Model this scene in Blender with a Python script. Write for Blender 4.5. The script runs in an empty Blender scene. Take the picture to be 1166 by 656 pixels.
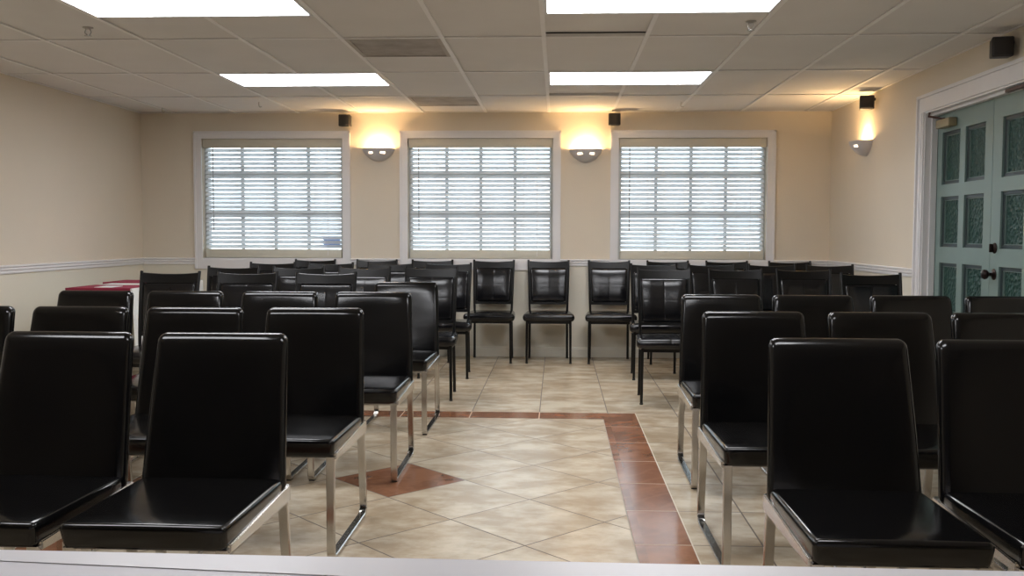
import bpy, bmesh, math, random
from mathutils import Vector, Matrix
R = random.Random(7)
SC = bpy.context.scene
COL = SC.collection

# ------------------------------------------------------------------ materials
def new_mat(name):
    m = bpy.data.materials.new(name); m.use_nodes = True
    nt = m.node_tree
    b = next(n for n in nt.nodes if n.type == 'BSDF_PRINCIPLED')
    return m, nt, b

def N(nt, t, **kw):
    n = nt.nodes.new(t)
    for k, v in kw.items():
        setattr(n, k, v)
    return n

def mathn(nt, op, a, b=None, clamp=False):
    n = N(nt, 'ShaderNodeMath', operation=op); n.use_clamp = clamp
    for i, v in enumerate((a, b)):
        if v is None: continue
        if isinstance(v, (int, float)): n.inputs[i].default_value = v
        else: nt.links.new(v, n.inputs[i])
    return n.outputs[0]

def mixc(nt, f, a, b):
    n = N(nt, 'ShaderNodeMix', data_type='RGBA')
    if isinstance(f, (int, float)): n.inputs[0].default_value = f
    else: nt.links.new(f, n.inputs[0])
    for i, v in ((6, a), (7, b)):
        if isinstance(v, tuple): n.inputs[i].default_value = (*v, 1)
        else: nt.links.new(v, n.inputs[i])
    return n.outputs[2]

def noise(nt, scale, detail=3, vec=None, rough=0.5):
    n = N(nt, 'ShaderNodeTexNoise'); n.inputs['Scale'].default_value = scale
    n.inputs['Detail'].default_value = detail; n.inputs['Roughness'].default_value = rough
    if vec is not None: nt.links.new(vec, n.inputs['Vector'])
    return n.outputs[0]

def pos(nt):
    return N(nt, 'ShaderNodeNewGeometry').outputs['Position']

def objco(nt):
    return N(nt, 'ShaderNodeTexCoord').outputs['Object']

def bump(nt, b, h, strength=0.2, dist=0.002):
    n = N(nt, 'ShaderNodeBump'); n.inputs['Strength'].default_value = strength
    n.inputs['Distance'].default_value = dist
    nt.links.new(h, n.inputs['Height']); nt.links.new(n.outputs[0], b.inputs['Normal'])

def simple(name, col, rough=0.5, metal=0.0, spec=0.5, var=0.06, nscale=8, bmp=None, coat=0.0):
    m, nt, b = new_mat(name)
    v = objco(nt)
    f = noise(nt, nscale, 3, v)
    lo = tuple(max(0, c * (1 - var)) for c in col); hi = tuple(min(1, c * (1 + var)) for c in col)
    nt.links.new(mixc(nt, f, lo, hi), b.inputs['Base Color'])
    b.inputs['Roughness'].default_value = rough
    b.inputs['Metallic'].default_value = metal
    b.inputs['Specular IOR Level'].default_value = spec
    b.inputs['Coat Weight'].default_value = coat
    if bmp:
        bump(nt, b, noise(nt, bmp[0], 2, v), bmp[1], bmp[2])
    return m

def emit(name, col, strength):
    m, nt, b = new_mat(name)
    b.inputs['Base Color'].default_value = (*[c * .9 for c in col], 1)
    b.inputs['Emission Color'].default_value = (*col, 1)
    b.inputs['Emission Strength'].default_value = strength
    b.inputs['Roughness'].default_value = 0.6
    return m

def wall_mat(name, upper, lower, zsplit):
    """painted plaster: one colour above the chair rail, another below it"""
    m, nt, b = new_mat(name)
    p = pos(nt); s = N(nt, 'ShaderNodeSeparateXYZ'); nt.links.new(p, s.inputs[0])
    f = mathn(nt, 'GREATER_THAN', s.outputs[2], zsplit)
    c = mixc(nt, f, lower, upper)
    n1 = noise(nt, 1.7, 4, p)
    dark = mixc(nt, 1.0, c, c)
    mm = N(nt, 'ShaderNodeMix', data_type='RGBA', blend_type='MULTIPLY')
    mm.inputs[0].default_value = 1.0
    nt.links.new(dark, mm.inputs[6])
    cr = N(nt, 'ShaderNodeMapRange'); cr.inputs[3].default_value = 0.95; cr.inputs[4].default_value = 1.04
    nt.links.new(n1, cr.inputs[0]); cmb = N(nt, 'ShaderNodeCombineColor')
    for i in range(3): nt.links.new(cr.outputs[0], cmb.inputs[i])
    nt.links.new(cmb.outputs[0], mm.inputs[7])
    nt.links.new(mm.outputs[2], b.inputs['Base Color'])
    b.inputs['Roughness'].default_value = 0.6
    b.inputs['Specular IOR Level'].default_value = 0.3
    bump(nt, b, noise(nt, 90, 3, p), 0.25, 0.004)
    return m

TILE = 0.455
GX, GY = 0.797, 6.390          # an axis grid corner of the floor tiles
DX, DY, DH = -0.762, 4.585, 0.3217   # brown diamond: centre and half diagonal

def floor_mat(name, mode, c_lo, c_hi, c_spot, grout, rough, brown=False):
    m, nt, b = new_mat(name)
    p = pos(nt); s = N(nt, 'ShaderNodeSeparateXYZ'); nt.links.new(p, s.inputs[0])
    X, Y = s.outputs[0], s.outputs[1]
    if mode == 'diag':
        a = mathn(nt, 'SUBTRACT', X, DX); c = mathn(nt, 'SUBTRACT', Y, DY + DH)
        u = mathn(nt, 'DIVIDE', mathn(nt, 'ADD', a, c), 2 * DH)
        v = mathn(nt, 'DIVIDE', mathn(nt, 'SUBTRACT', a, c), 2 * DH)
        w = 0.0033 / TILE
    else:
        u = mathn(nt, 'DIVIDE', mathn(nt, 'SUBTRACT', X, GX), TILE)
        v = mathn(nt, 'DIVIDE', mathn(nt, 'SUBTRACT', Y, GY), TILE)
        w = 0.0033 / TILE
    def line(t):
        fr = mathn(nt, 'SUBTRACT', t, mathn(nt, 'FLOOR', t))
        d = mathn(nt, 'MINIMUM', fr, mathn(nt, 'SUBTRACT', 1.0, fr))
        return mathn(nt, 'LESS_THAN', d, w)
    ls = []
    if mode in ('xy', 'diag', 'x'): ls.append(line(u))
    if mode in ('xy', 'diag', 'y'): ls.append(line(v))
    g = None
    for l in ls: g = l if g is None else mathn(nt, 'MAXIMUM', g, l)
    # per tile shift of the stone pattern
    cx = N(nt, 'ShaderNodeCombineXYZ')
    nt.links.new(mathn(nt, 'FLOOR', u), cx.inputs[0]); nt.links.new(mathn(nt, 'FLOOR', v), cx.inputs[1])
    wn = N(nt, 'ShaderNodeTexWhiteNoise', noise_dimensions='3D'); nt.links.new(cx.outputs[0], wn.inputs['Vector'])
    va = N(nt, 'ShaderNodeVectorMath', operation='MULTIPLY_ADD')
    nt.links.new(wn.outputs['Color'], va.inputs[0]); va.inputs[1].default_value = (40, 40, 40); nt.links.new(p, va.inputs[2])
    mp = N(nt, 'ShaderNodeMapping'); nt.links.new(va.outputs[0], mp.inputs[0])
    mp.inputs['Scale'].default_value = (1.0, 1.5, 1.0) if not brown else (1.0, 1.0, 1.0)
    mp.inputs['Rotation'].default_value = (0, 0, 0.25 if not brown else 0.9)
    n1 = noise(nt, 4.5 if not brown else 5, 6, mp.outputs[0], 0.62)
    n2 = noise(nt, 2.2, 3, mp.outputs[0])
    r1 = N(nt, 'ShaderNodeMapRange'); r1.inputs[1].default_value = 0.38; r1.inputs[2].default_value = 0.60; nt.links.new(n1, r1.inputs[0])
    r2 = N(nt, 'ShaderNodeMapRange'); r2.inputs[1].default_value = 0.5; r2.inputs[2].default_value = 0.72; nt.links.new(n2, r2.inputs[0])
    c = mixc(nt, r1.outputs[0], c_lo, c_hi)
    c = mixc(nt, mathn(nt, 'MULTIPLY', r2.outputs[0], 0.75), c, c_spot)
    if brown:
        wv = N(nt, 'ShaderNodeTexWave'); wv.inputs['Scale'].default_value = 2.6; wv.inputs['Distortion'].default_value = 6.0
        wv.inputs['Detail'].default_value = 3; nt.links.new(mp.outputs[0], wv.inputs['Vector'])
        wr = N(nt, 'ShaderNodeMapRange'); wr.inputs[1].default_value = 0.86; wr.inputs[2].default_value = 1.0; nt.links.new(wv.outputs[1], wr.inputs[0])
        c = mixc(nt, mathn(nt, 'MULTIPLY', wr.outputs[0], 0.35), c, (0.36, 0.17, 0.09))
    if g is not None:
        c = mixc(nt, g, c, grout)
        rr = mathn(nt, 'MAXIMUM', mathn(nt, 'MULTIPLY', g, 0.8), rough)
        nt.links.new(rr, b.inputs['Roughness'])
        inv = mathn(nt, 'SUBTRACT', 1.0, g)
        bump(nt, b, mathn(nt, 'ADD', inv, mathn(nt, 'MULTIPLY', n1, 0.15)), 0.35, 0.002)
    else:
        b.inputs['Roughness'].default_value = rough
        bump(nt, b, n1, 0.05, 0.002)
    nt.links.new(c, b.inputs['Base Color'])
    b.inputs['Specular IOR Level'].default_value = 0.5 if brown else 0.36
    return m

def leather_mat(name, col, rough, scale=260, b1=0.12, spec=0.5):
    m, nt, b = new_mat(name)
    v = objco(nt)
    f = noise(nt, 3.5, 3, v)
    nt.links.new(mixc(nt, f, tuple(c * 0.8 for c in col), tuple(c * 1.3 for c in col)), b.inputs['Base Color'])
    rr = N(nt, 'ShaderNodeMapRange'); rr.inputs[3].default_value = rough - 0.05; rr.inputs[4].default_value = rough + 0.08
    nt.links.new(noise(nt, 9, 3, v), rr.inputs[0]); nt.links.new(rr.outputs[0], b.inputs['Roughness'])
    b.inputs['Specular IOR Level'].default_value = spec
    h = mathn(nt, 'ADD', mathn(nt, 'MULTIPLY', noise(nt, scale, 2, v), 0.22), noise(nt, 11, 2, v))
    bump(nt, b, h, b1, 0.006)
    return m

def slat_mat(name, col=None, mixf=0.62):
    m, nt, b = new_mat(name)
    b.inputs['Base Color'].default_value = (0.80, 0.79, 0.76, 1); b.inputs['Roughness'].default_value = 0.5
    if col: b.inputs['Base Color'].default_value = (*col, 1)
    out = next(n for n in nt.nodes if n.type == 'OUTPUT_MATERIAL')
    tr = N(nt, 'ShaderNodeBsdfTranslucent'); tr.inputs[0].default_value = (*(col or (0.84, 0.85, 0.87)), 1)
    mx = N(nt, 'ShaderNodeMixShader'); mx.inputs[0].default_value = mixf
    nt.links.new(b.outputs[0], mx.inputs[1]); nt.links.new(tr.outputs[0], mx.inputs[2]); nt.links.new(mx.outputs[0], out.inputs[0])
    return m

def glass_mat(name):
    m, nt, b = new_mat(name)
    out = next(n for n in nt.nodes if n.type == 'OUTPUT_MATERIAL')
    nt.nodes.remove(b)
    t = N(nt, 'ShaderNodeBsdfTransparent'); t.inputs[0].default_value = (0.93, 0.96, 0.95, 1)
    g = N(nt, 'ShaderNodeBsdfGlossy'); g.inputs['Roughness'].default_value = 0.02
    fr = N(nt, 'ShaderNodeFresnel'); fr.inputs[0].default_value = 1.5
    mx = N(nt, 'ShaderNodeMixShader')
    nt.links.new(fr.outputs[0], mx.inputs[0]); nt.links.new(t.outputs[0], mx.inputs[1]); nt.links.new(g.outputs[0], mx.inputs[2])
    nt.links.new(mx.outputs[0], out.inputs[0])
    return m

def panel_glass_mat(name):
    """dark green pebbled panel of the door"""
    m, nt, b = new_mat(name)
    v = objco(nt)
    vo = N(nt, 'ShaderNodeTexVoronoi'); vo.inputs['Scale'].default_value = 42; nt.links.new(v, vo.inputs['Vector'])
    f = noise(nt, 16, 4, v)
    c = mixc(nt, f, (0.012, 0.040, 0.034), (0.035, 0.090, 0.074))
    nt.links.new(c, b.inputs['Base Color'])
    b.inputs['Roughness'].default_value = 0.4
    b.inputs['Specular IOR Level'].default_value = 0.3
    bump(nt, b, mathn(nt, 'ADD', vo.outputs[0], mathn(nt, 'MULTIPLY', f, 0.8)), 0.9, 0.010)
    return m

def vent_mat(name):
    m, nt, b = new_mat(name)
    p = pos(nt)
    f = noise(nt, 5, 5, p, 0.65)
    r = N(nt, 'ShaderNodeMapRange'); r.inputs[1].default_value = 0.35; r.inputs[2].default_value = 0.65; nt.links.new(f, r.inputs[0])
    nt.links.new(mixc(nt, r.outputs[0], (0.56, 0.53, 0.50), (0.42, 0.385, 0.35)), b.inputs['Base Color'])
    b.inputs['Roughness'].default_value = 0.8
    return m

M = {}
M['wall'] = wall_mat('wall_paint', (0.735, 0.660, 0.545), (0.74, 0.70, 0.60), 0.93)
M['ceiling'] = simple('ceiling_tile', (0.78, 0.765, 0.745), 0.9, var=0.05, nscale=2.5, bmp=(160, 0.2, 0.003))
M['dark_wall'] = simple('unseen_front_wall_dark', (0.09, 0.075, 0.065), 0.6)  # unseen front wall, coloured dark to weaken its reflection in the leather
M['tile_gap'] = simple('tile_gap_dark', (0.05, 0.045, 0.04), 0.9)
M['grid'] = simple('ceiling_grid_white', (0.90, 0.89, 0.88), 0.5)
M['trim'] = simple('white_trim_paint', (0.80, 0.79, 0.80), 0.38, var=0.03)
M['beige_light'] = ((0.43, 0.335, 0.225), (0.635, 0.545, 0.41), (0.36, 0.27, 0.17))
bl, bh, bs = M.pop('beige_light')
GROUT = (0.13, 0.10, 0.075)
M['f_xy'] = floor_mat('floor_tile_square', 'xy', bl, bh, bs, GROUT, 0.27)
M['f_diag'] = floor_mat('floor_tile_diagonal', 'diag', bl, bh, bs, GROUT, 0.27)
br = ((0.21, 0.088, 0.043), (0.34, 0.155, 0.085), (0.26, 0.108, 0.055))
TG = (0.52, 0.38, 0.27)
M['f_by'] = floor_mat('floor_border_along', 'y', *br, TG, 0.16, True)
M['f_bx'] = floor_mat('floor_border_across', 'x', *br, TG, 0.16, True)
M['f_b'] = floor_mat('floor_diamond', 'none', *br, TG, 0.16, True)
M['grout'] = simple('floor_grout', (0.30, 0.25, 0.19), 0.8)
M['grout_light'] = simple('floor_grout_pale', (0.62, 0.55, 0.44), 0.7)
M['leather'] = leather_mat('black_leather', (0.0034, 0.0033, 0.0035), 0.13, b1=0.05, spec=0.38)
M['leather2'] = leather_mat('black_vinyl_pad', (0.0050, 0.0050, 0.0062), 0.16, b1=0.07, spec=0.5)
M['chrome'] = simple('chrome_bar', (0.58, 0.565, 0.54), 0.16, metal=1.0, var=0.05)
M['blackmetal'] = simple('black_metal_frame', (0.0045, 0.0042, 0.0042), 0.33, spec=0.32, var=0.1)
M['plastic'] = simple('black_plastic', (0.014, 0.013, 0.014), 0.42)
M['rubber'] = simple('dark_glide', (0.02, 0.018, 0.017), 0.6)
M['light'] = emit('fluorescent_diffuser', (0.955, 0.965, 1.0), 11.0)
M['fixture'] = simple('fixture_white_enamel', (0.8, 0.8, 0.8), 0.4)
M['sconce'] = simple('sconce_white_plaster', (0.62, 0.60, 0.60), 0.5, bmp=(40, 0.1, 0.002))
M['bulb'] = emit('sconce_bulb', (1.0, 0.64, 0.30), 800.0)
M['slot'] = emit('sconce_slot_glow', (1.0, 0.80, 0.62), 2.6)
M['slat'] = slat_mat('blind_slat_white')
M['blind'] = simple('blind_rail_ivory', (0.66, 0.63, 0.53), 0.5)
M['cord'] = simple('blind_cord', (0.42, 0.40, 0.38), 0.6)
M['glass'] = glass_mat('window_glass')
M['sash'] = simple('sash_white_vinyl', (0.62, 0.62, 0.60), 0.4)
M['door'] = simple('door_green_paint', (0.205, 0.285, 0.265), 0.42, var=0.05)
M['doordark'] = simple('door_moulding_dark_green', (0.020, 0.036, 0.040), 0.4)
M['doorpanel'] = panel_glass_mat('door_pebbled_panel')
M['bronze'] = simple('dark_bronze', (0.035, 0.022, 0.020), 0.32, metal=0.7)
M['brass'] = simple('closer_tan_metal', (0.33, 0.27, 0.165), 0.4, metal=0.3)
M['bar'] = simple('closer_arm_brown', (0.11, 0.055, 0.045), 0.45, metal=0.3)
M['vent'] = vent_mat('dusty_vent')
M['cloth'] = simple('white_cloth', (0.80, 0.82, 0.79), 0.85, bmp=(300, 0.1, 0.001))
M['burgundy'] = simple('burgundy_cloth', (0.30, 0.018, 0.055), 0.8, bmp=(300, 0.1, 0.001))
M['paper'] = simple('white_paper', (0.85, 0.85, 0.85), 0.7)
M['blue'] = slat_mat('pale_blue_card', (0.34, 0.48, 0.74), 0.6)
M['counter'] = simple('counter_white_laminate', (0.70, 0.69, 0.74), 0.4, var=0.02)
M['counter_edge'] = simple('counter_edge_white', (0.78, 0.77, 0.81), 0.35, var=0.02)
M['asphalt'] = simple('outdoor_concrete', (0.60, 0.60, 0.60), 0.9)
M['leaf'] = simple('outdoor_leaves', (0.10, 0.20, 0.06), 0.8, var=0.5, nscale=4)
M['bark'] = simple('outdoor_bark', (0.12, 0.09, 0.06), 0.9)
M['steel'] = simple('dull_steel', (0.55, 0.53, 0.50), 0.35, metal=0.9)

# ------------------------------------------------------------------ mesh helpers
def obj(name, bm, mat, parent=None, smooth=True, loc=None, angle=35):
    me = bpy.data.meshes.new(name)
    bmesh.ops.recalc_face_normals(bm, faces=bm.faces[:])
    bm.to_mesh(me); bm.free()
    for mm in (mat if isinstance(mat, (list, tuple)) else [mat]): me.materials.append(mm)
    o = bpy.data.objects.new(name, me); COL.objects.link(o)
    if smooth:
        for p in me.polygons: p.use_smooth = True
        try: me.set_sharp_from_angle(angle=math.radians(angle))
        except Exception: pass
    if parent is not None: o.parent = parent
    if loc is not None: o.location = loc
    return o

def thing(name, label, cat, loc=(0, 0, 0), rz=0, group=None):
    o = bpy.data.objects.new(name, None); COL.objects.link(o)
    o.empty_display_size = 0.1
    o.location = loc; o.rotation_euler = (0, 0, rz); tag(o, label, cat, group); return o

def tag(o, label, cat, group=None):
    o['label'] = label; o['category'] = cat
    if group: o['group'] = group
    return o

def struct(name, bm, mat, parent=None, smooth=False):
    o = obj(name, bm, mat, parent, smooth)
    if parent is None: o['kind'] = 'structure'
    return o

def dup(root, loc, rz, label, group):
    r = root.copy(); COL.objects.link(r); r.location = loc; r.rotation_euler = (0, 0, rz)
    tag(r, label, r['category'], group)
    for ch in list(root.children):
        c = ch.copy(); COL.objects.link(c); c.parent = r
        for g in ch.children:
            d = g.copy(); COL.objects.link(d); d.parent = c
    return r

def box(bm, x0, x1, y0, y1, z0, z1, mi=0):
    vs = [bm.verts.new((x, y, z)) for z in (z0, z1) for y in (y0, y1) for x in (x0, x1)]
    for f in ((0, 2, 3, 1), (4, 5, 7, 6), (0, 1, 5, 4), (2, 6, 7, 3), (0, 4, 6, 2), (1, 3, 7, 5)):
        fc = bm.faces.new([vs[i] for i in f]); fc.material_index = mi
    return vs

def bbox(x0, x1, y0, y1, z0, z1, bev=0.003, seg=2):
    bm = bmesh.new(); box(bm, x0, x1, y0, y1, z0, z1)
    if bev: bmesh.ops.bevel(bm, geom=bm.edges[:], offset=bev, segments=seg, affect='EDGES', profile=0.5)
    return bm

def rbox(bm, lo, hi, r, nint=(4, 4, 4), ned=4, extra=((), (), ()), fn=None):
    """box with all edges rounded by radius r, on a regular grid so that it can be bent by fn(x, y, z)"""
    ax = []
    for i in range(3):
        a, b = lo[i], hi[i]
        pts = {round(a + r * math.tan(k / ned * math.pi / 4), 6) for k in range(ned + 1)} | {round(b - r * math.tan(k / ned * math.pi / 4), 6) for k in range(ned + 1)}
        n = nint[i]
        for k in range(1, n): pts.add(round(a + r + (b - a - 2 * r) * k / n, 6))
        for e in extra[i]: pts.add(round(e, 6))
        ax.append(sorted(pts))
    cache = {}
    def vert(p):
        k = p
        if k in cache: return cache[k]
        inn = [min(max(p[i], lo[i] + r), hi[i] - r) for i in range(3)]
        d = Vector(p) - Vector(inn)
        if d.length > 1e-9: q = Vector(inn) + d.normalized() * r
        else: q = Vector(p)
        if fn: q = Vector(fn(*q))
        cache[k] = bm.verts.new(q); return cache[k]
    for i in range(3):
        j, k = (i + 1) % 3, (i + 2) % 3
        for side in (0, 1):
            c = ax[i][0] if side == 0 else ax[i][-1]
            for a in range(len(ax[j]) - 1):
                for b in range(len(ax[k]) - 1):
                    q = []
                    for (u, v) in ((a, b), (a + 1, b), (a + 1, b + 1), (a, b + 1)):
                        p = [0, 0, 0]; p[i] = c; p[j] = ax[j][u]; p[k] = ax[k][v]
                        q.append(vert(tuple(p)))
                    if side == 0: q.reverse()
                    if len(set(q)) >= 3:
                        try: bm.faces.new(q)
                        except ValueError: pass
    return bm

def tube(bm, pts, r, n=10, r2=None):
    """round tube along pts; radius goes from r to r2"""
    pts = [Vector(p) for p in pts]; rings = []
    for i, p in enumerate(pts):
        t = (pts[min(i + 1, len(pts) - 1)] - pts[max(i - 1, 0)]).normalized()
        a = t.orthogonal().normalized() if i == 0 else (rings_a - t * rings_a.dot(t)).normalized()
        rings_a = a
        b = t.cross(a)
        rr = r if r2 is None else r + (r2 - r) * i / (len(pts) - 1)
        rings.append([bm.verts.new(p + (a * math.cos(2 * math.pi * k / n) + b * math.sin(2 * math.pi * k / n)) * rr) for k in range(n)])
    for i in range(len(rings) - 1):
        for k in range(n):
            bm.faces.new((rings[i][k], rings[i][(k + 1) % n], rings[i + 1][(k + 1) % n], rings[i + 1][k]))
    bm.faces.new(rings[0][::-1]); bm.faces.new(rings[-1])

def fillet(pts, rad, n=6):
    """round the inner corners of a polyline"""
    pts = [Vector(p) for p in pts]; out = [pts[0]]
    for i in range(1, len(pts) - 1):
        a, p, b = pts[i - 1], pts[i], pts[i + 1]; rr = rad[i - 1]
        d1 = (a - p).normalized(); d2 = (b - p).normalized()
        A = p + d1 * rr; B = p + d2 * rr
        for k in range(n + 1):
            t = k / n; out.append(A * (1 - t) ** 2 + p * 2 * t * (1 - t) + B * t * t)
    out.append(pts[-1]); return out

def flatbar(bm, pts, x, w, t, ch=0.003):
    """flat bar swept in the plane x = const: w across (along x), t thick in the plane"""
    rings = []
    for i, p in enumerate(pts):
        tg = (pts[min(i + 1, len(pts) - 1)] - pts[max(i - 1, 0)]).normalized()
        nn = Vector((0, -tg.z, tg.y))
        prof = [(-w / 2 + ch, -t / 2), (w / 2 - ch, -t / 2), (w / 2, -t / 2 + ch), (w / 2, t / 2 - ch),
                (w / 2 - ch, t / 2), (-w / 2 + ch, t / 2), (-w / 2, t / 2 - ch), (-w / 2, -t / 2 + ch)]
        rings.append([bm.verts.new(Vector((x + a, p.y, p.z)) + nn * b) for a, b in prof])
    n = 8
    for i in range(len(rings) - 1):
        for k in range(n):
            bm.faces.new((rings[i][k], rings[i][(k + 1) % n], rings[i + 1][(k + 1) % n], rings[i + 1][k]))
    bm.faces.new(rings[0][::-1]); bm.faces.new(rings[-1])

def lathe(bm, prof, n=24, mat=None):
    """profile (radius, height) spun about z, then moved by mat"""
    rings = [[bm.verts.new((r * math.cos(2 * math.pi * k / n), r * math.sin(2 * math.pi * k / n), z)) for k in range(n)] for r, z in prof]
    for i in range(len(rings) - 1):
        for k in range(n):
            bm.faces.new((rings[i][k], rings[i][(k + 1) % n], rings[i + 1][(k + 1) % n], rings[i + 1][k]))
    bm.faces.new(rings[0][::-1]); bm.faces.new(rings[-1])
    if mat is not None: bmesh.ops.transform(bm, matrix=mat, verts=bm.verts[:])

# ------------------------------------------------------------------ the room
XL, XR, YB, YF, ZC = -4.10, 2.60, 9.32, -5.50, 2.3685
TH = 0.16

# floor
IX0, IX1 = -2.053, 0.529          # outer edges of the brown border
IY0, IY1 = 2.795, 6.390
BW = 0.2285
def build_floor():
    bm = bmesh.new()
    def q(x0, x1, y0, y1, mi):
        f = bm.faces.new([bm.verts.new(p) for p in ((x0, y0, 0), (x1, y0, 0), (x1, y1, 0), (x0, y1, 0))]); f.material_index = mi
    g = 0.005
    ox0, ox1, oy0, oy1 = IX0, IX1, IY0, IY1
    q(XL - TH, XR + TH, oy1, YB + TH, 0); q(XL - TH, XR + TH, YF - TH, oy0, 0)
    q(XL - TH, ox0, oy0, oy1, 0); q(ox1, XR + TH, oy0, oy1, 0)
    # pale outer grout ring
    def ring(x0, x1, y0, y1, w, mi, miv=None):
        q(x0, x1, y1 - w, y1, mi); q(x0, x1, y0, y0 + w, mi)
        q(x0, x0 + w, y0 + w, y1 - w, miv if miv is not None else mi); q(x1 - w, x1, y0 + w, y1 - w, miv if miv is not None else mi)
    ring(ox0, ox1, oy0, oy1, g, 4)
    ax0, ax1, ay0, ay1 = ox0 + g, ox1 - g, oy0 + g, oy1 - g
    w = BW - 2 * g
    # the side strips run the whole length, the end strips fit between them
    q(ax0, ax0 + w, ay0, ay1, 1); q(ax1 - w, ax1, ay0, ay1, 1)
    q(ax0 + w, ax1 - w, ay1 - w, ay1, 2); q(ax0 + w, ax1 - w, ay0, ay0 + w, 2)
    bx0, bx1, by0, by1 = ax0 + w, ax1 - w, ay0 + w, ay1 - w
    ring(bx0, bx1, by0, by1, g, 5)
    cx0, cx1, cy0, cy1 = bx0 + g, bx1 - g, by0 + g, by1 - g
    # inner field: quads round the diamond
    d = DH - 0.004
    L, T, Rr, B = (DX - d, DY), (DX, DY + d), (DX + d, DY), (DX, DY - d)
    P = lambda p: bm.verts.new((p[0], p[1], 0))
    def poly(pts, mi):
        f = bm.faces.new([P(p) for p in pts]); f.material_index = mi
    poly([L, (cx0, DY), (cx0, cy1), (DX, cy1), T], 3)
    poly([T, (DX, cy1), (cx1, cy1), (cx1, DY), Rr], 3)
    poly([Rr, (cx1, DY), (cx1, cy0), (DX, cy0), B], 3)
    poly([B, (DX, cy0), (cx0, cy0), (cx0, DY), L], 3)
    poly([L, B, Rr, T], 6)
    for f in bm.faces:
        if f.normal.z < 0: f.normal_flip()
    me = bpy.data.meshes.new('floor'); bm.normal_update()
    for f in bm.faces:
        if f.normal.z < 0: f.normal_flip()
    bm.to_mesh(me); bm.free()
    for k in ('f_xy', 'f_by', 'f_bx', 'f_diag', 'grout_light', 'grout', 'f_b'): me.materials.append(M[k])
    o = bpy.data.objects.new('floor', me); COL.objects.link(o); o['kind'] = 'structure'
build_floor()

# windows: outer casing, clear opening
WIN = [(-3.565, -2.025), (-1.531, 0.026), (0.512, 2.072)]
CAS = 0.072
WZ0, WZ1 = 0.940, 2.120
def wall_with_holes(bm, u0, u1, z0, z1, holes, place):
    """holes: (u0, u1, z0, z1); place(u, z, depth 0/1) -> point"""
    us = sorted({u0, u1} | {h[0] for h in holes} | {h[1] for h in holes})
    zs = sorted({z0, z1} | {h[2] for h in holes} | {h[3] for h in holes})
    for i in range(len(us) - 1):
        for j in range(len(zs) - 1):
            a, b, c, d = us[i], us[i + 1], zs[j], zs[j + 1]
            if any(h[0] <= a and b <= h[1] and h[2] <= c and d <= h[3] for h in holes): continue
            for k in (0, 1):
                bm.faces.new([bm.verts.new(place(*p, k)) for p in ((a, c), (b, c), (b, d), (a, d))])
    for h in holes:
        cs = [(h[0], h[2]), (h[1], h[2]), (h[1], h[3]), (h[0], h[3])]
        for i in range(4):
            p, q = cs[i], cs[(i + 1) % 4]
            bm.faces.new([bm.verts.new(place(*p, 0)), bm.verts.new(place(*q, 0)), bm.verts.new(place(*q, 1)), bm.verts.new(place(*p, 1))])
    bmesh.ops.remove_doubles(bm, verts=bm.verts[:], dist=1e-5)

bm = bmesh.new()
wall_with_holes(bm, XL - TH, XR + TH, 0, ZC + 0.3, [(a + CAS, b - CAS, WZ0, WZ1) for a, b in WIN], lambda u, z, k: (u, YB + k * TH, z))
struct('wall_back', bm, M['wall'])
DY0, DY1, DZ = 5.16, 6.94, 2.06
bm = bmesh.new()
wall_with_holes(bm, YF - TH, YB, 0, ZC + 0.3, [(DY0, DY1, 0, DZ)], lambda u, z, k: (XR + k * TH, u, z))
struct('wall_right', bm, M['wall'])
bm = bmesh.new(); box(bm, XL - TH, XL, YF - TH, YB, 0, ZC + 0.3); struct('wall_left', bm, M['wall'])
bm = bmesh.new(); box(bm, XL, XR, YF - TH, YF, 0, ZC + 0.3); struct('wall_front', bm, M['dark_wall'])

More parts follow.
